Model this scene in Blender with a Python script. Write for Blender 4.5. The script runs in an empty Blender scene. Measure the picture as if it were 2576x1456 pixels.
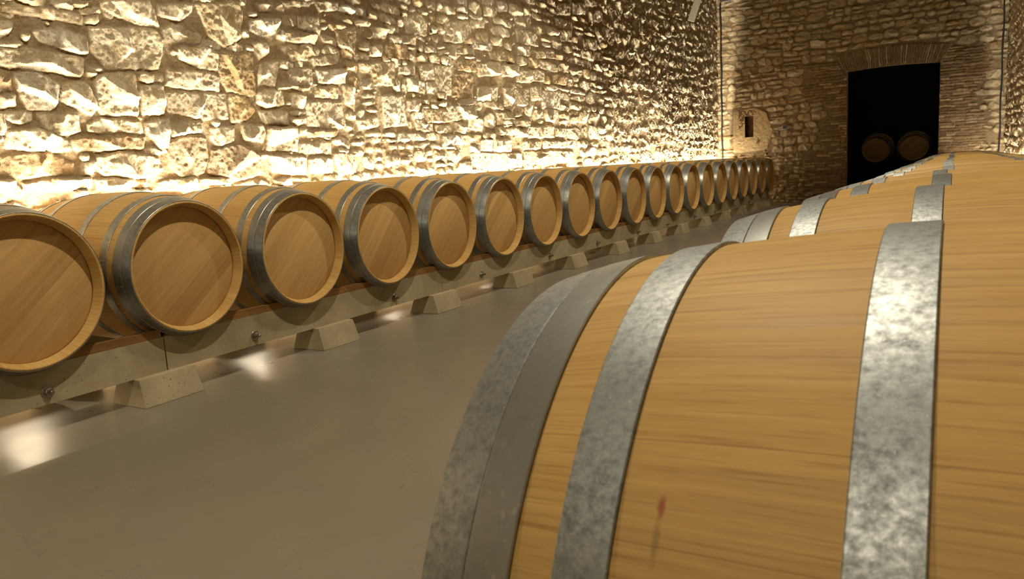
import bpy, bmesh, math, random
import numpy as np
from mathutils import Matrix, Vector
PI = math.pi
SC = bpy.context.scene
COL = SC.collection

# ------------------------------------------------------------------ measures (metres, floor at z = 0)
FZ = 0.56                      # height of the left row's barrel axes
PITCH = 0.6994                 # barrel to barrel along the row
L2, RB, RH = 0.475, 0.3454, 0.2888
XL = -L2                       # centre x of the left row
XR, YR0, ZR, PR = 3.066, -0.803, FZ - 0.064, 0.6983
WALL_L, WALL_R, WALL_B = -1.14, 3.66, 14.0
CEIL = 4.7

# ------------------------------------------------------------------ camera
def camera():
    f, yaw, pitch, roll = 1937.41, 0.5244, 0.1522, -0.0574
    cy, sy = math.cos(yaw), math.sin(yaw)
    fwd = Vector((-sy*math.cos(pitch), cy*math.cos(pitch), -math.sin(pitch)))
    right = Vector((cy, sy, 0)); up = right.cross(fwd)
    r = math.cos(roll)*right + math.sin(roll)*up
    u = -math.sin(roll)*right + math.cos(roll)*up
    m = Matrix(((r.x, u.x, -fwd.x, 2.9334), (r.y, u.y, -fwd.y, -1.5459), (r.z, u.z, -fwd.z, 0.3387+FZ), (0, 0, 0, 1)))
    cd = bpy.data.cameras.new('camera'); co = bpy.data.objects.new('camera', cd); COL.objects.link(co)
    co.matrix_world = m
    cd.sensor_fit = 'HORIZONTAL'; cd.sensor_width = 36; cd.lens = f/2576*36
    cd.clip_start = 0.02; cd.clip_end = 100
    cd.dof.use_dof = True; cd.dof.focus_distance = 4.2; cd.dof.aperture_fstop = 18.0
    SC.camera = co
camera()

# ------------------------------------------------------------------ object helpers
def tag(o, label=None, cat=None, group=None, kind=None):
    if label: o['label'] = label
    if cat: o['category'] = cat
    if group: o['group'] = group
    if kind: o['kind'] = kind
    return o
def empty(name, loc, label=None, cat=None, group=None):
    o = bpy.data.objects.new(name, None); COL.objects.link(o); o.location = loc
    o.empty_display_size = .1
    return tag(o, label, cat, group)
def link(name, me, mat, parent=None, loc=None):
    o = bpy.data.objects.new(name, me); COL.objects.link(o)
    if mat and not me.materials: me.materials.append(mat)
    if parent: o.parent = parent
    if loc: o.location = loc
    return o
def mesh(name, V, F, smooth=False):
    me = bpy.data.meshes.new(name); me.from_pydata([tuple(v) for v in V], [], F); me.update()
    bm = bmesh.new(); bm.from_mesh(me); bmesh.ops.recalc_face_normals(bm, faces=bm.faces); bm.to_mesh(me); bm.free()
    if smooth: me.polygons.foreach_set('use_smooth', [True]*len(me.polygons))
    return me
def autosmooth(me, ang=35):
    me.polygons.foreach_set('use_smooth', [True]*len(me.polygons))
    bm = bmesh.new(); bm.from_mesh(me)
    for e in bm.edges:
        if len(e.link_faces) == 2 and e.calc_face_angle(0) > math.radians(ang): e.smooth = False
    bm.to_mesh(me); bm.free(); return me
def lathe(prof, n=96, closed=True):
    """revolve (x, r) points about the x axis"""
    V, F = [], []
    m = len(prof)
    for j in range(n):
        a = 2*PI*j/n
        for x, r in prof: V.append((x, r*math.cos(a), r*math.sin(a)))
    for j in range(n):
        k = (j+1) % n
        for i in range(m if closed else m-1):
            i2 = (i+1) % m
            F.append((j*m+i, j*m+i2, k*m+i2, k*m+i))
    return V, F
def box(bm, x0, x1, y0, y1, z0, z1):
    vs = [bm.verts.new(p) for p in ((x0,y0,z0),(x1,y0,z0),(x1,y1,z0),(x0,y1,z0),(x0,y0,z1),(x1,y0,z1),(x1,y1,z1),(x0,y1,z1))]
    for f in ((0,3,2,1),(4,5,6,7),(0,1,5,4),(1,2,6,5),(2,3,7,6),(3,0,4,7)): bm.faces.new([vs[i] for i in f])
    return vs
def bm_mesh(name, bm, bevel=0, seg=2):
    if bevel: bmesh.ops.bevel(bm, geom=list(bm.edges), offset=bevel, segments=seg, affect='EDGES', profile=.6)
    me = bpy.data.meshes.new(name); bm.to_mesh(me); bm.free(); return me
def tube(name, pts, r, mat, parent=None, n=10):
    V, F = [], []
    P = [Vector(p) for p in pts]
    for i, p in enumerate(P):
        t = (P[min(i+1, len(P)-1)]-P[max(i-1, 0)]).normalized()
        a = t.cross(Vector((.3,.9,.2))).normalized(); b = t.cross(a)
        for k in range(n):
            c = 2*PI*k/n; V.append(p+r*(math.cos(c)*a+math.sin(c)*b))
    for i in range(len(P)-1):
        for k in range(n):
            k2 = (k+1) % n; F.append((i*n+k, i*n+k2, (i+1)*n+k2, (i+1)*n+k))
    F.append(tuple(range(n))[::-1]); F.append(tuple((len(P)-1)*n+k for k in range(n)))
    return link(name, autosmooth(mesh(name, V, F)), mat, parent)

# ------------------------------------------------------------------ node helpers
class N:
    def __init__(s, name):
        s.m = bpy.data.materials.new(name); s.m.use_nodes = True
        s.t = s.m.node_tree; s.t.nodes.clear()
        s.out = s.new('ShaderNodeOutputMaterial'); s.b = s.new('ShaderNodeBsdfPrincipled')
        s.lk(s.b.outputs[0], s.out.inputs[0])
    def new(s, t, **k):
        n = s.t.nodes.new(t)
        for a, v in k.items(): setattr(n, a, v)
        return n
    def lk(s, a, b): s.t.links.new(a, b)
    def put(s, sock, v):
        if isinstance(v, bpy.types.NodeSocket): s.lk(v, sock)
        elif v is not None: sock.default_value = v
    def math(s, op, a, b=None, c=None, clamp=False):
        n = s.new('ShaderNodeMath', operation=op, use_clamp=clamp)
        s.put(n.inputs[0], a); s.put(n.inputs[1], b)
        if c is not None: s.put(n.inputs[2], c)
        return n.outputs[0]
    def noise(s, vec, scale, detail=4, rough=.55, dist=0):
        n = s.new('ShaderNodeTexNoise'); s.put(n.inputs['Vector'], vec)
        n.inputs['Scale'].default_value = scale; n.inputs['Detail'].default_value = detail
        n.inputs['Roughness'].default_value = rough; n.inputs['Distortion'].default_value = dist
        return n.outputs['Fac']
    def ramp(s, fac, stops, interp='LINEAR'):
        n = s.new('ShaderNodeValToRGB'); n.color_ramp.interpolation = interp
        e = n.color_ramp.elements
        while len(e) < len(stops): e.new(.5)
        for k, (p, c) in zip(e, stops):
            k.position = p; k.color = (c if len(c) == 4 else (*c, 1)) if hasattr(c, '__len__') else (c, c, c, 1)
        s.put(n.inputs[0], fac); return n.outputs[0]
    def mix(s, fac, a, b, mode='MIX'):
        n = s.new('ShaderNodeMix', data_type='RGBA', blend_type=mode)
        s.put(n.inputs[0], fac)
        for k, v in ((6, a), (7, b)):
            if not isinstance(v, bpy.types.NodeSocket): v = (*v, 1) if len(v) == 3 else v
            s.put(n.inputs[k], v)
        return n.outputs[2]
    def obj(s): return s.new('ShaderNodeTexCoord').outputs['Object']
    def xyz(s, v):
        n = s.new('ShaderNodeSeparateXYZ'); s.lk(v, n.inputs[0]); return n.outputs
    def vec(s, x, y, z):
        n = s.new('ShaderNodeCombineXYZ'); s.put(n.inputs[0], x); s.put(n.inputs[1], y); s.put(n.inputs[2], z); return n.outputs[0]
    def rnd(s): return s.new('ShaderNodeObjectInfo').outputs['Random']
    def white(s, v):
        n = s.new('ShaderNodeTexWhiteNoise', noise_dimensions='1D'); s.put(n.inputs['W'], v); return n.outputs['Value']
    def bump(s, h, strength=.3, dist=.01, normal=None):
        n = s.new('ShaderNodeBump'); n.inputs['Strength'].default_value = strength; n.inputs['Distance'].default_value = dist
        s.put(n.inputs['Height'], h)
        if normal: s.lk(normal, n.inputs['Normal'])
        return n.outputs[0]
    def fin(s, col=None, rough=None, metal=None, normal=None, spec=None):
        s.put(s.b.inputs['Base Color'], col if isinstance(col, bpy.types.NodeSocket) or col is None else (*col, 1))
        s.put(s.b.inputs['Roughness'], rough); s.put(s.b.inputs['Metallic'], metal)
        if spec is not None: s.b.inputs['Specular IOR Level'].default_value = spec
        if normal: s.lk(normal, s.b.inputs['Normal'])
        return s.m

OAK_L, OAK_D = (.63, .425, .160), (.57, .365, .126)
def mat_stave(stain=False):
    s = N('stained_oak_staves' if stain else 'oak_staves'); X, Y, Z = s.xyz(s.obj())
    ang = s.math('ARCTAN2', Y, Z); r = s.rnd()
    k = s.math('FLOOR', s.math('MULTIPLY_ADD', ang, 31/(2*PI), 40))
    w = s.white(s.math('MULTIPLY_ADD', r, 913.0, k))
    fr = s.math('FRACT', s.math('MULTIPLY_ADD', ang, 31/(2*PI), 40))
    seam = s.math('LESS_THAN', s.math('ABSOLUTE', s.math('SUBTRACT', fr, .5)), .492)
    arc = s.math('MULTIPLY', ang, .33)
    off = s.math('MULTIPLY_ADD', r, 37.0, s.math('MULTIPLY', w, 5.0))
    g1 = s.noise(s.vec(s.math('MULTIPLY', X, 3.2), s.math('MULTIPLY', arc, 120), off), 1.0, 8, .7, .4)
    g2 = s.noise(s.vec(s.math('MULTIPLY', X, 9), s.math('MULTIPLY', arc, 260), off), 1.0, 4, .65)
    sm = s.noise(s.vec(s.math('MULTIPLY', X, 5), s.math('MULTIPLY', arc, 14), off), 1.0, 3, .6, 1.0)
    base = s.mix(w, OAK_D, OAK_L)
    c = s.mix(s.ramp(g1, [(.33, .0), (.72, 1.0)]), s.mix(1, base, (.74, .69, .62), 'MULTIPLY'), base)
    c = s.mix(s.ramp(g2, [(.52, 0.0), (.68, .6)]), c, (.30, .16, .05))
    c = s.mix(s.ramp(sm, [(.70, 0.0), (.80, .35)]), c, (.22, .12, .055))
    c = s.mix(s.math('MULTIPLY_ADD', seam, .55, .45), (.30, .16, .06), c)
    if stain:      # a wine-red mark with a grey scuff below it
        def blob(p, r):
            mp = s.new('ShaderNodeMapping'); s.lk(s.obj(), mp.inputs[0]); mp.vector_type = 'POINT'
            mp.inputs['Location'].default_value = tuple(-a/b for a, b in zip(p, r)); mp.inputs['Scale'].default_value = tuple(1/b for b in r)
            l = s.new('ShaderNodeVectorMath', operation='LENGTH'); s.lk(mp.outputs[0], l.inputs[0])
            return s.ramp(s.math('ADD', l.outputs['Value'], s.math('MULTIPLY', s.math('SUBTRACT', s.noise(s.obj(), 180, 3), .5), .9)), [(.35, 1.0), (1.0, 0.0)])
        c = s.mix(s.math('MULTIPLY', blob((-.287, -.277, .178), (.0035, .015, .020)), .45), c, (.16, .11, .05))
        c = s.mix(s.math('MULTIPLY', blob((-.2865, -.266, .194), (.0035, .007, .010)), .75), c, (.30, .055, .035))
    h = s.math('ADD', s.math('MULTIPLY', g2, -.35), s.math('MULTIPLY', seam, .6))
    return s.fin(c, s.ramp(g1, [(.3, .48), (.7, .60)]), 0, s.bump(h, .18, .002), .22)
def mat_head():
    s = N('oak_head'); v = s.obj()
    mp = s.new('ShaderNodeMapping'); s.lk(v, mp.inputs[0]); mp.inputs['Rotation'].default_value = (-math.radians(42), 0, 0)
    X, Y, Z = s.xyz(mp.outputs[0]); r = s.rnd()
    p = s.math('MULTIPLY_ADD', Z, 1/.098, s.math('MULTIPLY_ADD', r, .8, 20))
    k = s.math('FLOOR', p); fr = s.math('FRACT', p)
    w = s.white(s.math('MULTIPLY_ADD', r, 517.0, k))
    seam = s.math('LESS_THAN', s.math('ABSOLUTE', s.math('SUBTRACT', fr, .5)), .493)
    off = s.math('MULTIPLY_ADD', r, 61.0, s.math('MULTIPLY', w, 9.0))
    g1 = s.noise(s.vec(s.math('MULTIPLY', Y, 2.5), s.math('MULTIPLY', Z, 60), off), 1.0, 6, .62, .5)
    g2 = s.noise(s.vec(s.math('MULTIPLY', Y, 16), s.math('MULTIPLY', Z, 340), off), 1.0, 3, .6)
    st = s.noise(s.vec(s.math('MULTIPLY', Y, 7), s.math('MULTIPLY', Z, 16), off), 1.0, 4, .7, 1.0)
    base = s.mix(w, (.48, .305, .115), (.62, .420, .175))
    c = s.mix(s.ramp(g1, [(.33, 0.0), (.72, 1.0)]), s.mix(1, base, (.82, .78, .72), 'MULTIPLY'), base)
    c = s.mix(s.ramp(g2, [(.60, 0.0), (.76, .35)]), c, (.27, .13, .045))
    c = s.mix(s.ramp(st, [(.62, 0.0), (.78, .5)]), c, (.19, .10, .045))
    c = s.mix(s.math('MULTIPLY_ADD', seam, .5, .5), (.30, .17, .07), c)
    return s.fin(c, .58, 0, s.bump(s.math('ADD', s.math('MULTIPLY', g2, -.3), s.math('MULTIPLY', seam, .5)), .2, .002), .25)
def mat_rail():
    s = N('reddish_timber'); X, Y, Z = s.xyz(s.obj())
    g = s.noise(s.vec(s.math('MULTIPLY', X, 80), s.math('MULTIPLY', Y, 3), s.math('MULTIPLY', Z, 90)), 1, 5, .6)
    return s.fin(s.ramp(g, [(.3, (.155, .075, .021)), (.7, (.28, .142, .043))]), .55, 0, s.bump(g, .25, .003), .3)
def mat_metal(name, lo, hi, scale, rl, rh):
    s = N(name); v = s.obj()
    a = s.noise(v, scale, 5, .72); b = s.noise(v, scale*.16, 3, .6, .6); c = s.noise(v, scale*2.6, 2, .6)
    m = s.math('ADD', s.math('MULTIPLY', a, .72), s.math('MULTIPLY', b, .28))
    col = s.ramp(m, [(.36, lo), (.64, hi)])
    col = s.mix(s.ramp(c, [(.66, 0.0), (.74, .5)]), col, (.72, .72, .69))
    return s.fin(col, s.ramp(m, [(.35, rh), (.66, rl)]), .92, s.bump(a, .10, .0015))
def mat_concrete():
    s = N('cast_concrete'); v = s.obj()
    off = s.new('ShaderNodeVectorMath', operation='ADD'); s.lk(v, off.inputs[0]); s.lk(s.vec(s.math('MULTIPLY', s.rnd(), 50), 0, 0), off.inputs[1]); v = off.outputs[0]
    a = s.noise(v, 3.2, 6, .6, .5); b = s.noise(v, 40, 4, .7)
    vo = s.new('ShaderNodeTexVoronoi'); s.lk(v, vo.inputs['Vector']); vo.inputs['Scale'].default_value = 38
    sz = s.math('MULTIPLY', s.noise(v, 9, 2, .5), .25)
    pore = s.math('LESS_THAN', vo.outputs['Distance'], s.math('SUBTRACT', sz, .012))
    c = s.ramp(a, [(.30, (.27, .225, .135)), (.52, (.36, .308, .195)), (.72, (.42, .368, .245))])
    c = s.mix(s.ramp(b, [(.40, .16), (.6, 0.0)]), c, (.25, .20, .13))
    c = s.mix(s.math('MULTIPLY', pore, .6), c, (.12, .085, .05))
    h = s.math('SUBTRACT', s.math('MULTIPLY', b, .4), s.math('MULTIPLY', pore, 1.0))
    return s.fin(c, .8, 0, s.bump(h, .5, .003), .2)
def mat_floor():
    s = N('sealed_grey_floor'); v = s.obj()
    a = s.noise(v, .8, 5, .6, .8); b = s.noise(v, 5, 5, .6); c2 = s.noise(v, 22, 7, .65)
    c = s.ramp(a, [(.3, (.172, .150, .119)), (.7, (.205, .181, .145))])
    c = s.mix(s.ramp(c2, [(.3, .12), (.8, 0.0)]), c, (.13, .113, .09))
    return s.fin(c, s.ramp(b, [(.3, .26), (.7, .34)]), 0, None, .18)
def mat_wall(name, wet=.55, bs=1.0):
    s = N(name); v = s.obj()
    at = s.new('ShaderNodeAttribute', attribute_name='tint')
    n1 = s.noise(v, 14, 6, .68, .3); n2 = s.noise(v, 75, 5, .72); n3 = s.noise(v, 4, 5, .7, .8)
    c = s.mix(s.ramp(n1, [(.32, 1.0), (.62, 0.0)]), at.outputs['Color'], s.mix(1, at.outputs['Color'], (.72, .62, .48), 'MULTIPLY'))
    c = s.mix(s.ramp(n2, [(.36, .55), (.5, 0.0)]), c, s.mix(1, c, (.55, .45, .32), 'MULTIPLY'))
    c = s.mix(s.ramp(n3, [(.60, 0.0), (.78, .6)]), c, (.50, .34, .15))
    vo = s.new('ShaderNodeTexVoronoi'); s.lk(v, vo.inputs['Vector']); vo.inputs['Scale'].default_value = 45
    n4 = s.noise(v, 210, 3, .7)
    h = s.math('ADD', s.math('MULTIPLY_ADD', n4, .35, s.math('MULTIPLY', n2, 1.1)), s.math('ADD', s.math('MULTIPLY', n1, 1.1), s.math('MULTIPLY', vo.outputs['Distance'], .35)))
    return s.fin(c, wet, 0, s.bump(h, bs, .012), .2)
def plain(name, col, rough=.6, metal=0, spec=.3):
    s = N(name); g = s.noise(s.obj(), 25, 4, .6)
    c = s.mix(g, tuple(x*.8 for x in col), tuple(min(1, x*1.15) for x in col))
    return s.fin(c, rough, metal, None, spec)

M_stave, M_stave0, M_head, M_rail = mat_stave(), mat_stave(True), mat_head(), mat_rail()
M_galv = mat_metal('galvanised_steel', (.17, .185, .19), (.43, .465, .475), 150, .42, .58)
M_band = mat_metal('smooth_steel', (.32, .345, .345), (.43, .455, .45), 30, .36, .42)
M_soft = mat_metal('dull_steel', (.25, .27, .27), (.43, .455, .45), 55, .34, .42)
M_conc, M_floor = mat_concrete(), mat_floor()
M_stone = mat_wall('rubble_stone', .7, .9)
M_stoneb = mat_wall('rubble_stone_and_brick', .8, .28)
M_bolt = plain('zinc_bolt', (.38, .36, .31), .35, 1)
M_dark = plain('unlit_room_black', (.006, .007, .010), .7)  # near-black colour carries the darkness of the unlit room beyond the opening
M_cable = plain('black_cable', (.02, .02, .022), .5)
M_roof = plain('dark_roof_timber', (.13, .095, .06), .7)
M_timber = plain('weathered_timber', (.19, .16, .115), .75)
M_blue = plain('blue_plate', (.02, .035, .075), .3)
M_pale = plain('pale_plastic', (.55, .52, .45), .4)
M_rust = plain('dark_steel', (.03, .028, .026), .5, .6)
M_plug = plain('brown_silicone', (.12, .045, .02), .5)

# ------------------------------------------------------------------ numpy noise and rubble height fields
RNG = np.random.default_rng(11)
TAB = RNG.random((256, 256))
def vnoise(x, y):
    xi = np.floor(x).astype(np.int64); yi = np.floor(y).astype(np.int64)
    fx, fy = x-xi, y-yi; fx = fx*fx*(3-2*fx); fy = fy*fy*(3-2*fy)
    a = TAB[xi & 255, yi & 255]; b = TAB[(xi+1) & 255, yi & 255]
    c = TAB[xi & 255, (yi+1) & 255]; d = TAB[(xi+1) & 255, (yi+1) & 255]
    return (a*(1-fx)+b*fx)*(1-fy)+(c*(1-fx)+d*fx)*fy
def fbm(x, y, oct=4, gain=.5):
    s = 0; a = 1; t = 0
    for i in range(oct):
        s = s+a*vnoise(x*2**i+17.3*i, y*2**i+9.1*i); t += a; a *= gain
    return s/t-.5
def hull(P):
    P = sorted(set(P))
    def half(pts):
        h = []
        for p in pts:
            while len(h) > 1 and (h[-1][0]-h[-2][0])*(p[1]-h[-2][1])-(h[-1][1]-h[-2][1])*(p[0]-h[-2][0]) <= 0: h.pop()
            h.append(p)
        return h
    a, b = half(P), half(P[::-1]); return a[:-1]+b[:-1]
class Field:
    """a wall face as heights over a (u, v) grid: every stone is a chipped convex block standing out of the mortar"""
    def __init__(s, us, vs, seed, mortar=(.45, .365, .235)):
        s.us, s.vs = us, vs; s.U, s.V = np.meshgrid(us, vs, indexing='ij')
        s.rg = np.random.default_rng(seed)
        s.H = .010*fbm(s.U*9, s.V*9, 4)+.006*fbm(s.U*50, s.V*50, 3)
        s.mask = np.zeros_like(s.U); s.C = np.zeros(s.U.shape+(3,)); s.C[:] = mortar
        s.wu = s.U+.028*fbm(s.U*9+3, s.V*9, 3)+.010*fbm(s.U*38, s.V*38, 3)
        s.wv = s.V+.024*fbm(s.U*9+40, s.V*9+7, 3)+.010*fbm(s.U*38+11, s.V*38, 3)
        s.fine = fbm(s.U*34+5, s.V*34, 4, .62)
    def stone(s, P, hgt, col, edge=.022, soft=.006, facet=.35, rough=.02, force=False, lim=.4):
        P = hull([tuple(p) for p in P])
        a = np.array(P); m = .03
        i0, i1 = np.searchsorted(s.us, [a[:, 0].min()-m, a[:, 0].max()+m]); j0, j1 = np.searchsorted(s.vs, [a[:, 1].min()-m, a[:, 1].max()+m])
        if i1-i0 < 2 or j1-j0 < 2: return False
        sl = (slice(i0, i1), slice(j0, j1)); u, v = s.wu[sl], s.wv[sl]
        acc = 0
        for k in range(len(P)):
            (x0, y0), (x1, y1) = P[k], P[(k+1) % len(P)]
            L = math.hypot(x1-x0, y1-y0)+1e-9
            d = ((x1-x0)*(v-y0)-(y1-y0)*(u-x0))/L
            acc = acc+np.exp(-np.clip(d/soft, -60, 60))
        d = -soft*np.log(acc+1e-30)
        ins = d > 0
        if not ins.any(): return False
        if not force and (s.mask[sl][ins] > 0).mean() > lim: return False
        t = np.clip(d/edge, 0, 1); prof = 1-(1-t)**3
        cu, cv = a[:, 0].mean(), a[:, 1].mean()
        f = None
        for k in range(5):
            g = s.rg.normal(0, facet, 2); o = s.rg.uniform(0, .012)
            pl = o+g[0]*(u-cu)+g[1]*(v-cv); f = pl if f is None else np.minimum(f, pl)
        hh = (hgt+np.clip(f, -.6*hgt, .02)+rough*s.fine[sl])*prof
        put = ins & ((s.mask[sl] == 0) if not force else True) & (hh > s.H[sl])
        s.H[sl] = np.where(put, hh, s.H[sl]); s.mask[sl] = np.where(put, 1, s.mask[sl])
        w = np.clip(d/.012, 0, 1)[..., None]
        s.C[sl] = np.where(put[..., None], s.C[sl]*(1-w)+np.array(col)*w, s.C[sl])
        return True
    def tint(s):
        r = s.rg
        k = r.random()
        if k < .62: c = np.array((.66, .585, .43))
        elif k < .82: c = np.array((.59, .50, .335))
        elif k < .93: c = np.array((.72, .665, .53))
        else: c = np.array((.50, .38, .22))
        return c*r.uniform(.85, 1.12)*getattr(s, 'mul', 1)
    def courses(s, u0, u1, v0, v1, h0, h1, w0, w1, gap=.010, wave=.03, hgt=(.012, .034), chaos=1.0, **kw):
        r = s.rg; v = v0
        ph = r.uniform(0, 9)
        while v < v1:
            h = r.uniform(h0, h1); u = u0-r.uniform(0, w1)
            while u < u1:
                w = r.uniform(w0, w1)*(1.25 if r.random() < .15 else 1)
                def dz(x): return wave*(math.sin(x*1.1+v*1.7+ph)+.6*math.sin(x*2.7+v*3+1.3*ph))
                parts = [(0, 1)]
                if h > .5*(h0+h1) and r.random() < .30: q = r.uniform(.35, .65); parts = [(0, q), (q, 1)]
                for a, b in parts:
                    x0, x1, y0, y1 = u+gap*.5, u+w-gap*.5, v+h*a+gap*.5+dz(u+w/2), v+h*b-gap*.5+dz(u+w/2)
                    y1 += r.uniform(-.25, .12)*h*(b-a); W, Hh = x1-x0, y1-y0; tl = r.normal(0, .05*chaos**2)*W
                    j = lambda q: r.uniform(0, q)*chaos
                    c = .28
                    P = [(x0+j(c)*W*.5, y0+j(.2)*Hh), (x0+W*r.uniform(.3, .7), y0-j(.06)*Hh), (x1-j(c)*W*.5, y0+j(.2)*Hh+tl),
                         (x1, y0+Hh*r.uniform(.4, .6)+tl), (x1-j(c)*W*.6, y1-j(c)*Hh+tl), (x0+W*r.uniform(.3, .7), y1+tl*.5), (x0+j(c)*W*.6, y1-j(c)*Hh), (x0, y0+Hh*r.uniform(.4, .6))]
                    s.stone(P, r.uniform(*hgt), s.tint(), **kw)
                u += w
            v += h
    def pebbles(s, n, u0, u1, v0, v1, a0, a1, hgt=(.008, .03)):
        r = s.rg
        for _ in range(n):
            cu, cv, a = r.uniform(u0, u1), r.uniform(v0, v1), r.uniform(a0, a1)
            b = a*r.uniform(.5, .9); ph = r.uniform(0, 6)
            P = [(cu+a*math.cos(t+ph)*r.uniform(.8, 1), cv+b*math.sin(t+ph)*r.uniform(.8, 1)) for t in np.linspace(0, 2*PI, 7)[:-1]]
            s.stone(P, r.uniform(*hgt), s.tint(), edge=.015, soft=.004, lim=.12)
    def build(s, name, to3d, mat, hole=None):
        nu, nv = s.U.shape
        X, Y, Z = to3d(s.U, s.V, s.H)
        co = np.stack([X, Y, Z], -1).reshape(-1, 3).astype(np.float32)
        idx = np.arange(nu*nv).reshape(nu, nv)
        q = np.stack([idx[:-1, :-1], idx[1:, :-1], idx[1:, 1:], idx[:-1, 1:]], -1)
        if hole is not None:
            cu = (s.U[:-1, :-1]+s.U[1:, 1:])/2; cv = (s.V[:-1, :-1]+s.V[1:, 1:])/2
            q = q[~hole(cu, cv)]
        q = q.reshape(-1, 4).astype(np.int32)
        me = bpy.data.meshes.new(name)
        me.vertices.add(len(co)); me.vertices.foreach_set('co', co.ravel())
        me.loops.add(q.size); me.loops.foreach_set('vertex_index', q.ravel())
        me.polygons.add(len(q)); me.polygons.foreach_set('loop_start', np.arange(0, q.size, 4, dtype=np.int32))
        me.polygons.foreach_set('use_smooth', np.ones(len(q), dtype=bool))
        me.update(calc_edges=True); me.validate()
        ca = me.color_attributes.new('tint', 'FLOAT_COLOR', 'POINT')
        cc = np.ones((len(co), 4), np.float32); cc[:, :3] = s.C.reshape(-1, 3); ca.data.foreach_set('color', cc.ravel())
        o = link(name, me, mat); return o

def axis(*seg):
    """(start, end, step) pieces joined"""
    a = []
    for s0, s1, st in seg: a += list(np.arange(s0, s1, st))
    a.append(seg[-1][1]); return np.array(a)

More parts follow.
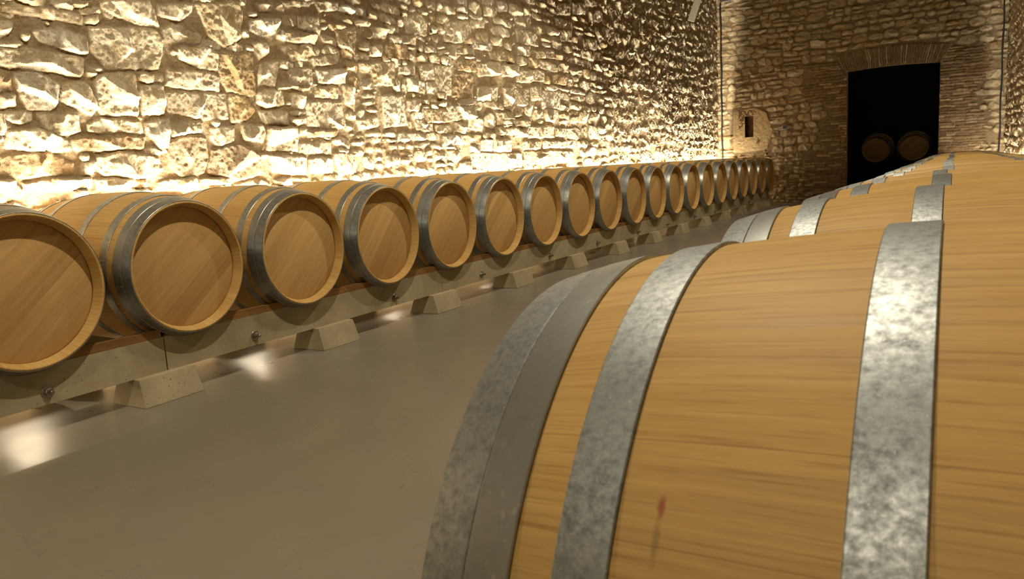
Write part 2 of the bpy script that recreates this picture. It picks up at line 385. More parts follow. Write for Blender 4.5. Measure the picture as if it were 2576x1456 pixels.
STONES = [[(0.676,1.291),(0.995,1.311),(1.093,1.296),(1.085,1.238),(0.986,1.245),(0.676,1.251)],[(0.979,1.351),(1.153,1.378),(1.148,1.34),(1.06,1.331)],[(1.1,1.289),(1.201,1.315),(1.199,1.273),(1.142,1.244),(1.09,1.243)],[(1.194,1.384),(1.514,1.434),(1.521,1.356),(1.549,1.288),(1.418,1.271),(1.315,1.289),(1.188,1.339)],[(1.558,1.417),(1.811,1.472),(1.793,1.41),(1.701,1.332),(1.55,1.36)],[(1.831,1.466),(2.169,1.526),(2.191,1.432),(2.138,1.3),(2.012,1.216),(1.891,1.289)],[(0.809,1.18),(0.937,1.217),(1.108,1.18),(1.088,1.097),(1.024,1.091),(0.834,1.114)],[(0.737,1.161),(0.789,1.164),(0.771,1.114),(0.736,1.13)],[(0.646,1.22),(0.731,1.211),(0.671,1.123),(0.629,1.104)],[(1.116,1.233),(1.51,1.275),(1.558,1.217),(1.506,1.05),(1.174,1.015),(1.109,1.129)],[(0.626,1.084),(1.054,1.079),(1.042,0.997),(1.006,0.965),(0.871,0.969),(0.611,0.989)],[(1.559,1.289),(1.669,1.319),(1.847,1.283),(1.829,1.226),(1.576,1.211)],[(1.65,1.186),(1.838,1.214),(1.962,1.176),(1.936,1.069),(1.817,1.068),(1.661,1.121)],[(1.563,1.055),(1.796,1.066),(1.943,1.043),(1.93,0.946),(1.606,0.943),(1.549,0.956)],[(1.962,1.176),(2.245,1.213),(2.232,0.945),(2.205,0.925),(1.997,0.95),(1.944,1.052)],[(1.545,0.923),(1.973,0.939),(1.973,0.779),(1.785,0.765),(1.537,0.799)],[(2.006,0.932),(2.134,0.93),(2.218,0.842),(2.135,0.766),(1.993,0.757)],[(0.68,0.961),(0.779,0.976),(0.908,0.921),(0.872,0.876),(0.868,0.796),(0.82,0.773),(0.707,0.776),(0.707,0.866)],[(0.908,0.921),(1.036,0.952),(1.077,0.91),(1.102,0.806),(1.056,0.763),(0.981,0.794),(0.889,0.841)],[(1.092,0.956),(1.155,0.998),(1.353,1.006),(1.35,0.864),(1.339,0.784),(1.106,0.776)],[(1.372,1.015),(1.539,1.02),(1.543,0.98),(1.446,0.957),(1.365,0.968)],[(1.371,0.944),(1.54,0.955),(1.533,0.84),(1.506,0.79),(1.366,0.785)],[(0.609,0.975),(0.674,0.967),(0.667,0.871),(0.592,0.86)],[(0.591,0.853),(0.673,0.864),(0.668,0.788),(0.58,0.778)],[(0.614,0.766),(0.749,0.77),(0.749,0.728),(0.676,0.705),(0.612,0.724)],[(0.769,0.764),(0.987,0.779),(0.995,0.675),(0.869,0.651),(0.774,0.7)],[(1.034,0.721),(1.104,0.761),(1.352,0.753),(1.35,0.672),(1.027,0.676)],[(0.929,0.645),(1.057,0.661),(1.358,0.664),(1.337,0.584),(1.212,0.576),(0.95,0.578)],[(1.379,0.745),(1.542,0.766),(1.526,0.658),(1.507,0.591),(1.449,0.583),(1.369,0.681)],[(1.548,0.742),(1.773,0.756),(1.762,0.678),(1.547,0.667)],[(1.833,0.723),(2.025,0.736),(2.009,0.627),(1.881,0.595),(1.822,0.644)],[(2.083,0.737),(2.267,0.751),(2.285,0.694),(2.25,0.623),(2.093,0.636)],[(2.247,0.964),(2.455,0.996),(2.479,0.882),(2.319,0.856),(2.235,0.88)],[(2.544,0.963),(2.683,0.97),(2.677,0.871),(2.53,0.865)],[(2.243,0.843),(2.501,0.844),(2.514,0.747),(2.243,0.759)],[(2.704,0.912),(3.069,0.939),(3.093,0.76),(3.01,0.731),(2.695,0.741)],[(2.806,1.028),(3.053,1.054),(3.04,0.959),(2.795,0.946)],[(2.54,1.137),(2.781,1.167),(2.771,1.036),(2.538,1.021)],[(2.421,1.032),(2.749,1.034),(2.744,0.999),(2.428,0.99)],[(2.298,1.153),(2.481,1.189),(2.404,1.002),(2.252,1.002)],[(2.229,1.275),(2.38,1.301),(2.396,1.228),(2.3,1.172)],[(2.544,1.262),(2.755,1.293),(2.757,1.204),(2.574,1.188)],[(2.522,1.392),(2.858,1.414),(2.832,1.331),(2.565,1.321)],[(2.686,1.51),(2.903,1.53),(2.901,1.409),(2.674,1.421)],[(2.302,1.538),(2.467,1.563),(2.46,1.506),(2.343,1.48)],[(2.237,1.42),(2.507,1.475),(2.499,1.371),(2.333,1.323),(2.239,1.348)],[(2.483,1.584),(2.83,1.638),(2.823,1.588),(2.625,1.558)],[(2.859,1.642),(3.136,1.685),(3.126,1.612),(2.922,1.562)],[(3.059,1.459),(3.308,1.522),(3.28,1.305),(3.09,1.339)],[(2.791,1.237),(3.117,1.3),(3.074,1.212),(2.811,1.174)],[(2.822,1.15),(3.15,1.187),(3.134,1.07),(2.84,1.061)],[(1.512,0.625),(1.617,0.667),(1.78,0.652),(1.796,0.538),(1.749,0.434),(1.582,0.422),(1.503,0.491)],[(1.823,0.573),(2.043,0.618),(2.212,0.533),(2.196,0.411),(2.01,0.38),(1.781,0.433)],[(0.566,0.552),(0.785,0.579),(0.924,0.511),(0.916,0.451),(0.652,0.446),(0.563,0.483)],[(0.606,0.683),(0.773,0.693),(0.912,0.637),(0.919,0.578),(0.775,0.564),(0.592,0.594)],[(0.578,0.764),(0.61,0.759),(0.602,0.662),(0.558,0.628)],[(1.05,0.554),(1.194,0.569),(1.433,0.542),(1.45,0.459),(1.351,0.421),(1.09,0.438),(1.04,0.486)],[(0.957,0.518),(1.038,0.532),(1.025,0.44),(0.953,0.443)],[(1.481,0.408),(1.683,0.414),(1.694,0.339),(1.491,0.341)],[(1.031,0.425),(1.341,0.422),(1.333,0.365),(1.03,0.363)],[(0.657,0.431),(1.008,0.433),(0.999,0.372),(0.761,0.369),(0.649,0.382)],[(2.301,0.723),(2.582,0.738),(2.558,0.559),(2.28,0.571)],[(2.581,0.629),(2.92,0.641),(2.906,0.541),(2.57,0.549)],[(2.677,0.71),(3.009,0.726),(2.971,0.673),(2.684,0.66)],[(2.665,0.518),(2.92,0.525),(2.903,0.399),(2.664,0.406)],[(2.938,0.546),(3.181,0.555),(3.16,0.391),(2.964,0.386)],[(2.301,0.532),(2.638,0.528),(2.62,0.397),(2.311,0.417)],[(0.529,0.436),(0.622,0.433),(0.616,0.391),(0.523,0.395)],[(2.305,0.378),(2.493,0.391),(2.484,0.322),(2.324,0.329)],[(1.704,0.413),(1.954,0.391),(1.936,0.346),(1.708,0.365)],[(1.043,1.004),(1.108,1.009),(1.103,0.979),(1.055,0.976)],[(3.101,1.057),(3.249,1.067),(3.223,0.871),(3.1,0.93)],[(3.944,1.68),(4.183,1.75),(4.27,1.663),(4.246,1.561),(3.946,1.537)],[(4.538,1.711),(4.994,1.785),(4.993,1.662),(4.813,1.561),(4.517,1.541)],[(3.486,1.538),(3.692,1.553),(3.67,1.458),(3.493,1.449)],[(3.863,1.515),(4.073,1.552),(4.082,1.456),(3.855,1.455)],[(3.675,1.424),(3.958,1.466),(3.95,1.321),(3.662,1.318)],[(3.431,1.386),(3.618,1.417),(3.604,1.312),(3.438,1.308)],[(4.73,1.499),(5.018,1.543),(5.035,1.462),(4.724,1.445)],[(4.742,1.394),(5.059,1.437),(5.044,1.311),(4.731,1.299)],[(5.081,1.397),(5.513,1.45),(5.497,1.318),(5.093,1.273)],[(5.54,1.423),(5.917,1.456),(5.903,1.334),(5.556,1.308)],[(4.105,1.298),(4.329,1.33),(4.333,1.178),(4.111,1.174)],[(3.81,1.26),(4.04,1.292),(4.028,1.193),(3.803,1.2)],[(3.449,1.252),(3.755,1.291),(3.75,1.101),(3.463,1.082)],[(4.349,1.307),(4.611,1.329),(4.58,1.076),(4.322,1.087)],[(4.677,1.268),(4.99,1.307),(4.96,1.056),(4.601,1.051)],[(5.054,1.172),(5.454,1.198),(5.407,1.05),(5.037,1.032)],[(3.897,0.989),(4.09,1.011),(4.076,0.898),(3.886,0.903)],[(3.565,1.007),(3.84,1.022),(3.871,0.78),(3.57,0.749)],[(4.123,0.925),(4.489,0.926),(4.525,0.822),(4.151,0.799)],[(4.494,0.966),(5.005,0.988),(4.992,0.876),(4.525,0.822)],[(3.982,0.832),(4.246,0.84),(4.254,0.724),(4.012,0.733)],[(4.285,0.789),(4.546,0.795),(4.56,0.715),(4.277,0.725)],[(4.623,0.824),(4.799,0.815),(4.788,0.718),(4.612,0.73)],[(3.215,0.81),(3.487,0.841),(3.495,0.76),(3.238,0.72)],[(4.197,1.168),(4.332,1.165),(4.319,1.061),(4.207,1.068)],[(3.9,1.171),(4.175,1.167),(4.161,1.052),(3.928,1.064)],[(5.089,1.688),(5.312,1.715),(5.311,1.588),(5.075,1.576)],[(5.319,1.532),(5.678,1.568),(5.666,1.464),(5.338,1.448)],[(5.896,1.83),(6.366,1.843),(6.384,1.687),(5.911,1.682)],[(5.877,1.947),(6.245,1.998),(6.263,1.861),(5.926,1.819)],[(4.39,0.7),(4.583,0.702),(4.57,0.594),(4.377,0.594)],[(4.608,0.702),(4.734,0.704),(4.723,0.608),(4.597,0.608)],[(4.854,0.622),(5.016,0.622),(5.006,0.537),(4.844,0.538)],[(5.048,0.665),(5.274,0.667),(5.261,0.55),(5.035,0.551)],[(5.303,0.667),(5.667,0.669),(5.653,0.547),(5.29,0.549)],[(5.925,0.655),(6.341,0.658),(6.33,0.56),(5.914,0.561)],[(6.414,0.658),(6.995,0.661),(6.986,0.574),(6.405,0.576)],[(4.871,0.538),(5.558,0.533),(5.539,0.366),(4.852,0.384)],[(5.558,0.533),(5.877,0.53),(5.86,0.374),(5.54,0.381)],[(5.946,0.546),(6.512,0.542),(6.496,0.392),(5.93,0.404)],[(6.55,0.542),(7.191,0.538),(7.176,0.396),(6.535,0.408)],[(5.818,0.871),(6.119,0.879),(6.112,0.815),(5.811,0.809)],[(5.505,0.869),(5.787,0.877),(5.78,0.824),(5.499,0.817)],[(5.348,0.799),(5.528,0.803),(5.517,0.713),(5.338,0.711)],[(5.557,0.789),(5.777,0.793),(5.768,0.716),(5.548,0.713)],[(5.807,0.778),(6.04,0.782),(6.031,0.703),(5.799,0.701)],[(6.077,0.815),(6.695,0.828),(6.681,0.693),(6.063,0.688)],[(6.732,0.812),(7.012,0.817),(7.001,0.713),(6.721,0.71)],[(6.972,1.949),(7.301,1.99),(7.287,1.852),(6.958,1.815)],[(7.64,1.927),(8.061,1.975),(8.046,1.827),(7.625,1.783)],[(6.925,2.24),(7.292,2.295),(7.277,2.158),(6.911,2.106)],[(7.377,2.308),(7.73,2.362),(7.715,2.219),(7.362,2.169)],[(5.257,1.959),(5.518,1.997),(5.506,1.896),(5.246,1.86)],[(4.969,1.795),(5.27,1.835),(5.26,1.75),(4.96,1.713)],[(4.874,1.648),(5.033,1.667),(5.021,1.57),(4.863,1.553)],[(6.269,1.908),(6.63,1.955),(6.619,1.857),(6.258,1.814)],[(5.907,1.652),(6.209,1.684),(6.197,1.574),(5.895,1.545)],[(6.239,1.641),(6.79,1.697),(6.779,1.598),(6.228,1.546)],[(5.878,1.392),(6.5,1.443),(6.486,1.313),(5.864,1.27)],[(5.573,1.191),(5.76,1.203),(5.739,1.02),(5.552,1.012)],[(5.792,1.205),(6.124,1.225),(6.102,1.036),(5.771,1.022)],[(6.16,1.243),(6.407,1.259),(6.391,1.113),(6.144,1.101)],[(6.438,1.213),(6.896,1.24),(6.874,1.036),(6.417,1.017)]]
def wall_left():
    us = axis((-4.2, .2, .04), (.2, 4.5, .0062), (4.5, 8.0, .009), (8.0, 14.06, .0125))
    vs = axis((0, .75, .03), (.75, 2.2, .0066), (2.2, 3.95, .011), (3.95, CEIL+.05, .04))
    f = Field(us, vs, 5)
    dark = {51: (.36, .29, .19), 52: (.34, .27, .18), 14: (.44, .33, .18), 16: (.62, .48, .27)}
    for i, P in enumerate(STONES):
        c = dark.get(i) or f.tint()
        cu = sum(p[0] for p in P)/len(P); cv = sum(p[1] for p in P)/len(P)
        P = [(cu+(p[0]-cu)*1.05, cv+(p[1]-cv)*1.06+FZ) for p in P]
        f.stone(P, f.rg.uniform(.022, .042), c, edge=.016, soft=.004, facet=.42, rough=.014, lim=.6)
    kw = dict(edge=.015, soft=.004, rough=.014, facet=.45)
    f.courses(.2, 4.5, .6, 3.2, .06, .13, .08, .24, gap=.004, lim=.45, **kw)
    f.courses(-4.2, .2, 0, CEIL, .1, .2, .15, .4, **kw)
    f.courses(4.5, 8.3, .6, 4.2, .10, .19, .16, .42, gap=.010, wave=.05, chaos=.9, edge=.012, soft=.003, rough=.010, facet=.30, lim=.4, hgt=(.012, .036))
    f.courses(8.3, 14.06, .6, 4.4, .11, .21, .14, .40, gap=.010, wave=.06, hgt=(.010, .034), chaos=1.4, edge=.015, soft=.004, rough=.03, facet=.5, lim=.5)
    f.courses(.2, 14.06, 0, .7, .12, .2, .15, .4, **kw)
    f.pebbles(1500, .2, 6, .8, 3.2, .012, .04)
    f.pebbles(200, 6, 14, .8, 4.0, .02, .04)
    o = f.build('wall_left', lambda u, v, h: (WALL_L+h-.01, u, v), M_stone); tag(o, kind='structure')
def wall_right():
    us = axis((-4.2, 7, .05), (7, 14.06, .014)); vs = axis((0, .7, .05), (.7, 3.4, .014), (3.4, CEIL+.05, .05))
    f = Field(us, vs, 8)
    f.courses(-4.2, 14.06, 0, CEIL, .09, .17, .12, .34, edge=.02, rough=.026)
    o = f.build('wall_right', lambda u, v, h: (WALL_R-h+.01, u, v), M_stone); tag(o, kind='structure')
DX0, DX1, DZ = 1.205, 2.675, 1.765+FZ
def door_top(x): return DZ+.035*np.clip(1-((x-(DX0+DX1)/2)/.74)**2, 0, 1)
NX0, NX1, NZ0, NZ1 = -.625, -.465, .725+FZ, 1.125+FZ
def wall_back():
    us = axis((-1.2, 3.72, .0115)); vs = axis((0, 4.1, .0115), (4.1, CEIL+.05, .05))
    f = Field(us, vs, 21, (.20, .15, .09)); r = f.rg; f.mul = np.array((.56, .53, .47))
    brick = lambda: (np.array((.215, .145, .080))*r.uniform(.7, 1.2) if r.random() < .75 else np.array((.38, .29, .18))*r.uniform(.85, 1.15))
    # fanned flat arch of bricks over the opening
    n = 44
    for k in range(n):
        t0, t1 = k/n, (k+1)/n
        xb0, xb1 = DX0-.04+t0*1.55, DX0-.04+t1*1.55-.008; xt0, xt1 = DX0-.17+t0*1.80, DX0-.17+t1*1.80-.008
        zb = float(door_top(min(max(xb0, DX0), DX1)))
        f.stone([(xb0, zb-.02), (xb1, zb-.02), (xt1, zb+.30+.04*math.sin(PI*t0)), (xt0, zb+.30+.04*math.sin(PI*t0))], r.uniform(.010, .016), brick(), edge=.006, soft=.002, facet=.03, rough=.008, force=True)
    # brick piers either side, ragged outer edges toothed into the rubble
    v = 0.0
    while v < DZ+.20:
        h = r.uniform(.040, .058)
        zr = v-FZ
        left = {0: .55, 1: .62, 2: .70}[min(2, int(max(0, zr+.5)/1.1))]
        left = .50 if zr > 1.35 else (.82 if .55 < zr < 1.3 else .72)
        left += .10*math.sin(v*9)+r.uniform(-.05, .05)
        if zr < .35: left = .55+.1*math.sin(v*7)
        for (a, b) in ((left, DX0+.0), (DX1, min(3.62, 3.32+.12*math.sin(v*6+1)+r.uniform(-.05, .05)))):
            if v > DZ-.1 and b <= DX0+.01: b = DX0-.06-.1*(v-DZ+.1)/.3
            x = a
            while x < b-.03:
                w = min(r.uniform(.12, .28), b-x)
                f.stone([(x+.004, v+.003), (x+w-.004, v+.003), (x+w-.004, v+h-.004), (x+.004, v+h-.004)], r.uniform(.005, .012), brick(), edge=.005, soft=.0015, facet=.03, rough=.008, lim=.7)
                x += w
        v += h
    # smooth plaster patch round the niche
    P = [(-.86, 1.0), (-.20, 1.02), (-.10, 1.4), (-.22, 1.75), (-.45, 1.85), (-.85, 1.80)]
    f.stone([(p[0], p[1]) for p in P], .014, (.42, .34, .20), edge=.02, soft=.006, facet=.02, rough=.012)
    f.courses(-1.2, 3.72, 0, .95, .06, .11, .09, .25, gap=.006, edge=.02, hgt=(.010, .026), lim=.2)
    f.courses(-1.2, 3.72, .95, CEIL, .09, .17, .12, .36, gap=.005, edge=.014, soft=.003, hgt=(.012, .028), lim=.2, rough=.012)
    f.pebbles(500, -1.2, 3.7, .5, 4, .02, .04)
    def hole(u, v): return ((u > DX0) & (u < DX1) & (v < door_top(u))) | ((u > NX0) & (u < NX1) & (v > NZ0) & (v < NZ1))
    o = f.build('wall_back', lambda u, v, h: (u, WALL_B-h, v), M_stoneb, hole); tag(o, kind='structure')
    # reveals of the opening and the niche, same masonry with shade put into its tint to dull lit edges
    def reveal(name, x0, x1, z0, z1, d, back, arch=False):
        bm = bmesh.new(); t = .12
        y0, y1 = WALL_B-.006, WALL_B+d
        box(bm, x0-t, x0, y0, y1, z0, z1+t); box(bm, x1, x1+t, y0, y1, z0, z1+t)
        n = 12
        for k in range(n):
            a, b = x0+(x1-x0)*k/n, x0+(x1-x0)*(k+1)/n
            za = float(door_top((a+b)/2)) if arch else z1
            box(bm, a, b, y0, y1, za, za+t)
        if z0 > .1: box(bm, x0-t, x1+t, y0, y1, z0-t, z0)
        if back: box(bm, x0-t, x1+t, y1-.03, y1, z0-t, z1+t)
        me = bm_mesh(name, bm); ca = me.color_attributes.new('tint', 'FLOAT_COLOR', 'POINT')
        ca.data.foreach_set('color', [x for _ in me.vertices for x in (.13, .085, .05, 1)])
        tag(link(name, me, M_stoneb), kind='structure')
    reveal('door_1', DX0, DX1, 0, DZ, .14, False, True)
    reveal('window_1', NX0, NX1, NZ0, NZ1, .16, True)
wall_left(); wall_right(); wall_back()

# floor, ceiling, the wall behind the camera, the dark room beyond the opening
def slab(name, x0, x1, y0, y1, z0, z1, mat):
    bm = bmesh.new(); box(bm, x0, x1, y0, y1, z0, z1); return tag(link(name, bm_mesh(name, bm), mat), kind='structure')
slab('floor', -1.3, 3.8, -4.4, 19.5, -.12, 0, M_floor)
slab('ceiling', -1.3, 3.8, -4.4, 14.3, CEIL, CEIL+.1, M_roof)
fr = slab('wall_front', -1.3, 3.8, -4.4, -4.2, 0, CEIL, M_conc)
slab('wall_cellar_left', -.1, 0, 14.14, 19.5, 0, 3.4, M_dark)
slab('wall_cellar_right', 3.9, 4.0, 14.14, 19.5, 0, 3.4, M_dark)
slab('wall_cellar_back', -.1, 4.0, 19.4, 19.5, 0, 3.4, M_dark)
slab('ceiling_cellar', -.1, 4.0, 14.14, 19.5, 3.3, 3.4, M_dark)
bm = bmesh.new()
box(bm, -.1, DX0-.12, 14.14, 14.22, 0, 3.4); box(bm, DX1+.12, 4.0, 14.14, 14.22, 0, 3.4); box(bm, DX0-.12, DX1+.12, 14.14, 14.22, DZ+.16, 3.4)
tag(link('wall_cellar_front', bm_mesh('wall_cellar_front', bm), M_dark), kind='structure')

# ------------------------------------------------------------------ barrels
def prof_r(u): return RB-.195*u*u-1.1*u**6
HOOPS = [(.4295, .4725, .0032, 'g'), (.389, .4285, .0036, 'b'), (.315, .355, .0032, 'g'), (.142, .182, .0032, 'g')]
def barrel_meshes():
    out = {}
    us = np.linspace(-L2+.003, L2-.003, 41)
    p = [(float(u), prof_r(u)) for u in us]
    def end(s):
        q = [(s*(L2), RH-.003), (s*(L2), .2825), (s*(L2-.002), .2795), (s*(L2-.036), .2665), (s*(L2-.042), .2660), (s*(L2-.045), .2675), (s*(L2-.052), .2690)]
        return q
    body = p+end(1)+[(.30, .285), (0, .312), (-.30, .285)]+end(-1)[::-1]
    V, F = lathe(body, 124); out['staves'] = autosmooth(mesh('staves', V, F), 25)
    bm = bmesh.new()
    V, F = [], []
    n = 96
    for x, r in ((L2-.0475, .0), (L2-.0475, .2625), (L2-.0500, .2675), (L2-.068, .2675), (L2-.068, 0)):
        for k in range(n): V.append((x, r*math.cos(2*PI*k/n), r*math.sin(2*PI*k/n)))
    for i in range(4):
        for k in range(n):
            k2 = (k+1) % n; F.append((i*n+k, i*n+k2, (i+1)*n+k2, (i+1)*n+k))
    me = mesh('head', V, F); b = bmesh.new(); b.from_mesh(me); bmesh.ops.remove_doubles(b, verts=b.verts, dist=1e-5)
    bmesh.ops.recalc_face_normals(b, faces=b.faces); b.to_mesh(me); b.free(); out['head'] = autosmooth(me, 30)
    for i, (a, c, t, m) in enumerate(HOOPS):
        for sd in (1, -1):
            pr = [(sd*u, prof_r(u)+t) for u in np.linspace(a+.001, c-.001, 6)]
            pr = [(sd*a, prof_r(a)-.001), (sd*a, prof_r(a)+t-.0008)]+pr+[(sd*c, prof_r(c)+t-.0008), (sd*c, prof_r(c)-.001)]
            V, F = lathe(pr, 124)
            me = mesh('hoop', V, F); b = bmesh.new(); b.from_mesh(me)
            # lapped end of the strip and its two rivets
            a0 = (4.05, 3.95, 4.0, 4.1)[i]*sd
            for q in range(6):
                pass
            for k in range(2):
                um = sd*(a+(c-a)*(.28+.44*k)); rr = prof_r(abs(um))+t
                mt = Matrix.Translation((um, rr*math.cos(a0), rr*math.sin(a0)))@Matrix.Rotation(a0, 4, 'X')@Matrix.Scale(.45, 4, (0, 1, 0))
                bmesh.ops.create_uvsphere(b, u_segments=10, v_segments=6, radius=.0045, matrix=mt)
            b.to_mesh(me); b.free(); out[('hoop', i, sd)] = autosmooth(me, 30)
    return out
BM = barrel_meshes()
BMR = {k: (v.copy() if k != 'head' else v) for k, v in BM.items()}     # right row: heavily spangled hoops
BM0 = BM['staves'].copy()
def barrel(loc, spin, label, group, flip=False, rotz=0, jit=0):
    root = empty('wine_barrel', (loc[0], loc[1], loc[2]-RB), label, 'barrel', group)
    root.rotation_euler = (0, 0, rotz+(PI if flip else 0))
    def part(name, me, mat, sp=spin, x=0, fl=False):
        o = link(name, me, mat, root); o.location = (x, 0, RB); o.rotation_euler = (sp, 0, PI if fl else 0); return o
    right = group.startswith('barrels in the right'); gm = M_galv if right else M_soft; B = BMR if right else BM
    near = 'foreground' in label
    part('staves', BM0 if near else BM['staves'], M_stave0 if near else M_stave)
    part('head', BM['head'], M_head, random.uniform(-.12, .12)); part('head', BM['head'], M_head, random.uniform(-.12, .12), 0, True)
    for i in range(4):
        for sd in (1, -1):
            h = part('hoop', B[('hoop', i, sd)], M_band if HOOPS[i][3] == 'b' else gm, random.uniform(-1.3, -.5)*sd)
            if i == 1: h['label'] = 'smooth grey steel hoop'
    return root
random.seed(4)
YSL = [i*PITCH for i in range(20)]; YSR = [YR0+i*PR-(.048 if i == 0 else 0) for i in range(20)]
ORD = ['first', 'second', 'third', 'fourth', 'fifth', 'sixth', 'seventh', 'eighth', 'ninth', 'tenth', 'eleventh']
for i in range(20):
    if i == 0: lb = 'oak barrel cut off by the left edge of the photo, head facing the aisle'
    elif i < 10: lb = f'oak barrel on the concrete beam, {ORD[i]} from the left edge of the photo'
    elif i == 19: lb = 'farthest oak barrel of the left row, nearest to the back wall'
    else: lb = f'far oak wine barrel in the left row, {ORD[19-i]} counted from the back wall'
    barrel((XL+random.uniform(-.006, .006), i*PITCH, FZ), random.uniform(0, 6.28), lb, 'barrels in the row along the left stone wall')
RJ = {0: .003, 1: -.004, 2: .004, 3: -.010}
ZSR = [ZR-dz for dz in (0, .002, .006, .014, .017, .021, .022, .023, .024, .025, .026, .027, .028, .029, .030, .030, .031, .031, .032, .032)]
for i in range(20):
    if i == 0: lb = 'huge oak barrel in the right foreground, closest to the camera'
    elif i < 9: lb = f'oak barrel in the right-hand row seen from above, {ORD[i]} behind the camera end'
    else: lb = f'distant oak barrel in the right-hand row, {ORD[19-i]} counted from the doorway wall' if i < 19 else 'last oak barrel of the right-hand row, beside the doorway wall'
    barrel((XR+RJ.get(i, random.uniform(-.008, .012)), YSR[i], ZSR[i]), random.uniform(0, 6.28) if i else 0, lb, 'barrels in the right-hand row')

# ------------------------------------------------------------------ concrete beams, rails, bolts, feet
def beam_mesh(name, y0, y1, xf, xb, zt, zb, ys, uc, axz, step=.012, clr=.0045, zb_follow=None):
    n = max(2, int((y1-y0)/step)); V, F = [], []
    def top(x, y, flat, c):
        r = prof_r(x-uc)+c; z = flat
        for yb, zc in ys:
            d = abs(y-yb)
            if d < r: z = min(z, zc-math.sqrt(r*r-d*d))
        return z
    for i in range(n+1):
        y = y0+(y1-y0)*i/n
        for x in (xf, (xf+xb)/2, xb):
            t = top(x, y, zt, clr)
            b = zb if zb_follow is None else min(zb, top(x, y, zb_follow, .0045))
            if zb_follow is not None: b = top(x, y, zb_follow, .0052); t = max(t, b+.0008) if t > b else b+.0008
            V += [(x, y, b), (x, y, t)]
    for i in range(n):
        o, p = i*6, (i+1)*6
        for a, b in ((1, 3), (3, 5), (5, 4), (4, 2), (2, 0), (0, 1)): F.append((o+a, o+b, p+b, p+a))
    F.append((0, 1, 3, 5, 4, 2)); F.append(tuple(n*6+k for k in (0, 2, 4, 5, 3, 1)))
    me = mesh(name, V, F); return autosmooth(me, 30)
def bolt(parent, x, y, z, sgn):
    bm = bmesh.new()
    def cyl(r, h, x0, seg=20):
        bmesh.ops.create_cone(bm, cap_ends=True, segments=seg, radius1=r, radius2=r, depth=h, matrix=Matrix.Translation((x+sgn*(x0+h/2), y, z))@Matrix.Rotation(PI/2, 4, 'Y'))
    cyl(.024, .004, 0, 28); cyl(.015, .012, .004, 6); cyl(.0075, .034, .004, 14)
    o = link('bolt', bm_mesh('bolt', bm, .0008, 1), M_bolt, parent); return o
def beam(name, k, xc, sgn, axz, ys, uc, label, group, y0, y1, footh):
    """sgn +1: face towards +x"""
    w = .045; xf, xb = xc+sgn*w, xc-sgn*w
    zt, zb = axz-.290, footh
    root = empty(name, (xc, y0, zb), label, 'beam', group)
    inv = Matrix.Translation((-xc, -y0, -zb))
    def add(nm, me, mat):
        me.transform(inv); return link(nm, me, mat, root)
    yy = [q for q in ys if y0-.4 < q[0] < y1+.4]
    add('beam_body', beam_mesh('beam_body', y0+.003, y1-.003, xf, xb, zt, zb, yy, uc, axz), M_conc)
    add('timber_rail', beam_mesh('timber_rail', y0+.012, y1-.012, xf, xf-sgn*.034, zt+.034, zt+.001, yy, uc, axz, clr=.0018, zb_follow=zt+.001), M_rail)
    for q in ((.5, y1-y0-.52) if y1-y0 > 1.5 else (y1-y0-.52,)):
        bm_o = bolt(None, xf, y0+q, axz-.392, sgn); bm_o.data.transform(inv); bm_o.parent = root
    return root
def foot(xc, yc, h, label, group):
    bm = bmesh.new(); l = .147
    b = [(-.115, -l), (.115, -l), (.115, l), (-.115, l)]; t = [(-.076, -l+.010), (.076, -l+.010), (.076, l-.006), (-.076, l-.006)]
    vb = [bm.verts.new((x, y, 0)) for x, y in b]; vt = [bm.verts.new((x, y, h)) for x, y in t]
    bm.faces.new(vb[::-1]); bm.faces.new(vt)
    for i in range(4): bm.faces.new((vb[i], vb[(i+1) % 4], vt[(i+1) % 4], vt[i]))
    o = link('concrete_foot', bm_mesh('concrete_foot', bm, .004), M_conc, None, (xc, yc, 0)); tag(o, label, 'foot block', group); return o
FH = .119
PL = [(y, FZ) for y in YSL]; PRR = list(zip(YSR, ZSR))
wordl = ['running out of the left edge of the photo', 'between the first and second joints from the left', 'under the fifth to seventh barrels from the left', 'under the middle of the left row', 'past the middle of the left row', 'second beam from the back wall', 'farthest beam, ending before the back wall']
for k in range(7):
    y0, y1 = .555+2.13*(k-1), .555+2.13*k
    if k == 0: y0 = -.5
    beam('concrete_beam', k, -.10, 1, FZ, PL, XL, 'grey concrete beam with reddish timber rail under the left barrels, '+wordl[k], 'front beams under the left row', y0, y1, FH)
    beam('concrete_beam', k, -.85, -1, FZ, PL, XL, 'concrete beam on the wall side, glimpsed behind the left barrels', 'rear beams under the left row', y0, y1, FH)
fw = ['at the near joint', 'under the second beam, third barrel', 'at the second joint', 'past the second joint']
for k in range(-1, 13):
    lb = 'pale concrete foot block under the left beam, '+(ORD[k]+' from the left edge of the photo' if 0 <= k < 7 else (ORD[12-k]+' counted from the back wall' if k > 6 else 'outside the frame'))
    if k >= 0: foot(-.10, .53+1.067*k, FH, lb, 'feet under the left front beam')
    if k >= 0: foot(-.85, .53+1.067*k, FH, 'concrete foot block behind the left row, on the wall side', 'feet under the left rear beam')
FR = FH-.064
for k in range(7):
    y0, y1 = -.6+2.13*(k-.4), -.6+2.13*(k+.6)
    for xc, sg in ((XR-L2+.10, -1), (XR+L2-.10, 1)):
        beam('concrete_beam', k, xc, sg, ZR, PRR, XR, 'concrete beam hidden under the right-hand row of barrels', 'beams under the right row', y0, y1, FR)
        for q in (.25, 1.30): foot(xc, y0+q, FR, 'low concrete foot block under the right-hand row', 'feet under the right row')

BX0, BX1, BY = 1.405, 2.15, 18.07
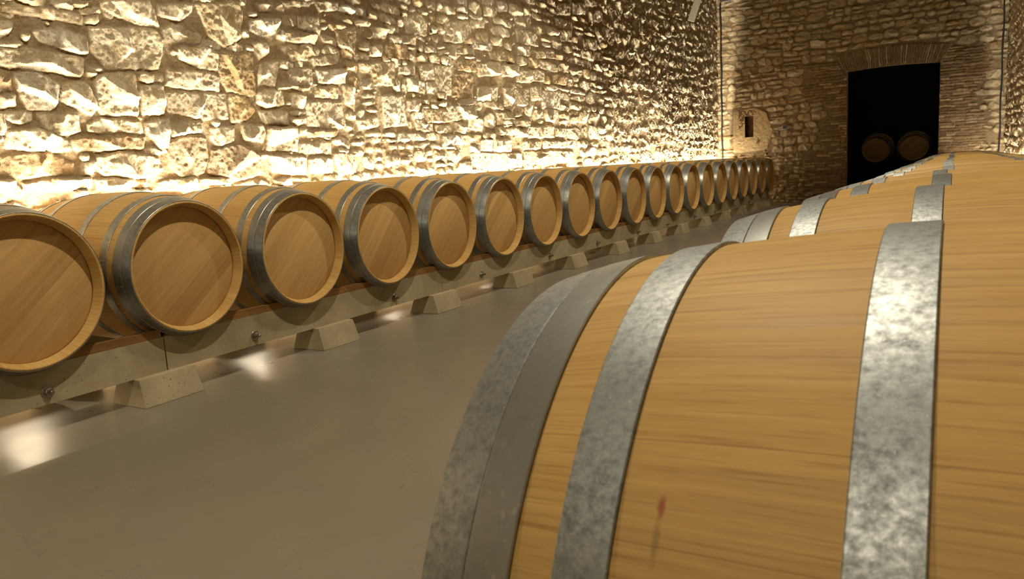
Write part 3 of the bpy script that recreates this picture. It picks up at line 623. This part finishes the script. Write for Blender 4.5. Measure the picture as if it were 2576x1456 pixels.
# ------------------------------------------------------------------ the two barrels seen through the opening, on a steel rack
for px, nm in ((BX0, 'left'), (BX1, 'right')):
    barrel((px, BY, .93), 0, f'dim barrel head in the dark doorway, the {nm} one of the pair', 'barrels in the dark doorway', rotz=-PI/2)
rk = empty('barrel_rack', ((BX0+BX1)/2, BY, 0), 'dark steel rack carrying the two barrels in the doorway', 'rack')
bm = bmesh.new(); HW = .72
for y in (-.30, .30):
    box(bm, -HW, HW, y-.02, y+.02, .54, .575)
    for x in (-HW+.02, 0, HW-.02): box(bm, x-.02, x+.02, y-.02, y+.02, 0, .54)
for x in (-HW+.02, HW-.02): box(bm, x-.02, x+.02, -.28, .28, .05, .09)
link('rack_frame', bm_mesh('rack_frame', bm), M_rust, rk)
for y in (-.30, .30):
    rr = prof_r(.32)+.006
    for cx in (BX0-(BX0+BX1)/2, BX1-(BX0+BX1)/2):
        bm = bmesh.new(); n = 14; top = []; bot = []
        for s in range(n+1):
            a = math.radians(-32+64*s/n); x = cx+rr*math.sin(a); z = .93-rr*math.cos(a)
            for yy in (y-.018, y+.018): top.append(bm.verts.new((x, yy, z))); bot.append(bm.verts.new((x, yy, .574)))
        for s in range(n):
            a, b, c, d = 2*s, 2*s+1, 2*s+3, 2*s+2
            bm.faces.new((top[a], top[b], top[c], top[d])); bm.faces.new((bot[d], bot[c], bot[b], bot[a]))
            bm.faces.new((top[a], top[d], bot[d], bot[a])); bm.faces.new((top[c], top[b], bot[b], bot[c]))
        bm.faces.new((top[1], top[0], bot[0], bot[1])); bm.faces.new((top[-2], top[-1], bot[-1], bot[-2]))
        bmesh.ops.recalc_face_normals(bm, faces=bm.faces)
        link('cradle', bm_mesh('cradle', bm), M_rust, rk)

# ------------------------------------------------------------------ small things on the back wall and overhead
p = empty('wall_plate', (.115, WALL_B-.02, .865+FZ), 'small square blue plate with pale rim on the back wall left of the doorway', 'plate')
bm = bmesh.new(); box(bm, -.040, .040, -.012, .0, -.040, .040); link('rim', bm_mesh('rim', bm, .003), M_pale, p)
bm = bmesh.new(); box(bm, -.032, .032, -.017, -.011, -.032, .032); link('plate_face', bm_mesh('plate_face', bm, .002), M_blue, p)
def wavy(x, y0, z0, z1, n=24): return [(x+.006*math.sin(i*1.3), y0+.004*math.sin(i*2.1), z0+(z1-z0)*i/n) for i in range(n+1)]
tag(tube('cable', wavy(-1.055, 13.93, .02, 3.86), .012, M_cable), 'black cable running up the left rear corner of the cellar', 'cable')
tag(tube('cable', wavy(3.575, 13.93, .02, 4.3), .012, M_cable), 'black cable running up the right rear corner of the cellar', 'cable')
tag(tube('cable', [(-1.05, 13.92, 3.88), (-.7, 13.93, 3.885), (0, 13.93, 3.895), (1.2, 13.93, 3.90), (3.5, 13.93, 3.90)], .014, M_cable), 'dark horizontal cable high on the back wall', 'cable')
def beam_between(name, a, b, w, h, mat):
    a, b = Vector(a), Vector(b); d = b-a; L = d.length
    bm = bmesh.new(); box(bm, -w/2, w/2, -h/2, h/2, 0, L); me = bm_mesh(name, bm, .008)
    o = link(name, me, mat); o.location = a; o.rotation_euler = d.to_track_quat('Z', 'Y').to_euler(); return o
tag(beam_between('timber_brace', (-1.06, 12.0, 3.26), (-.50, 12.0, CEIL-.02), .09, .10, M_timber), 'pale timber brace leaning out from the left wall at the top of the photo', 'brace')

# ------------------------------------------------------------------ light
def area(name, loc, rot, sx, sy, e, col, spread=PI):
    l = bpy.data.lights.new(name, 'AREA'); l.shape = 'RECTANGLE'; l.size = sx; l.size_y = sy; l.energy = e; l.color = col; l.spread = spread
    o = bpy.data.objects.new(name, l); COL.objects.link(o); o.location = loc; o.rotation_euler = rot; return o
WARM = (1.0, .90, .72)
# strips on the floor between the rows and the side walls, shining up the stone
for k in range(9):
    yc = -1.4+1.72*k+.86
    area('wall_washer', (-.985, yc, .38), (PI, math.radians(-7), 0), .03, 1.70, 145, WARM)
    area('wall_washer_spill', (-1.02, yc, .395), (0, 0, 0), .03, 1.70, 36, (1.0, .86, .62))
    area('wall_washer', (3.605, yc, .14), (PI, math.radians(3), 0), .03, 1.70, 62, WARM)
def spot(loc, tgt, e, ang, r=.04, blend=.5, col=(1.0, .87, .64)):
    l = bpy.data.lights.new('ceiling_spot', 'SPOT'); l.energy = e; l.spot_size = math.radians(ang); l.spot_blend = blend; l.shadow_soft_size = r; l.color = col
    o = bpy.data.objects.new('ceiling_spot', l); COL.objects.link(o); o.location = loc
    o.rotation_euler = (Vector(tgt)-Vector(loc)).to_track_quat('-Z', 'Y').to_euler()
for y, e in ((-3.9, 250), (.55, 400), (5.2, 400), (9.6, 225)):
    spot((1.85, y, 4.15), (1.0, y, 0), e, 118 if y < 9 else 94)


pl = bpy.data.lights.new('doorway_fill', 'POINT'); pl.energy = 8; pl.color = (1, .8, .5); pl.shadow_soft_size = .05  # added fill light to lift the doorway barrels, no known source there
po = bpy.data.objects.new('doorway_fill', pl); COL.objects.link(po); po.location = (1.9, 16.2, 2.9)
w = bpy.data.worlds.new('world'); SC.world = w; w.use_nodes = True
w.node_tree.nodes['Background'].inputs[0].default_value = (1, .8, .55, 1); w.node_tree.nodes['Background'].inputs[1].default_value = .0
vs = SC.view_settings; vs.view_transform = 'Standard'; vs.look = 'None'; vs.exposure = 0.0; vs.gamma = 1.0; vs.use_curve_mapping = False
SC.cycles.max_bounces = 8; SC.cycles.diffuse_bounces = 5; SC.cycles.glossy_bounces = 4
SC.cycles.sample_clamp_indirect = 6
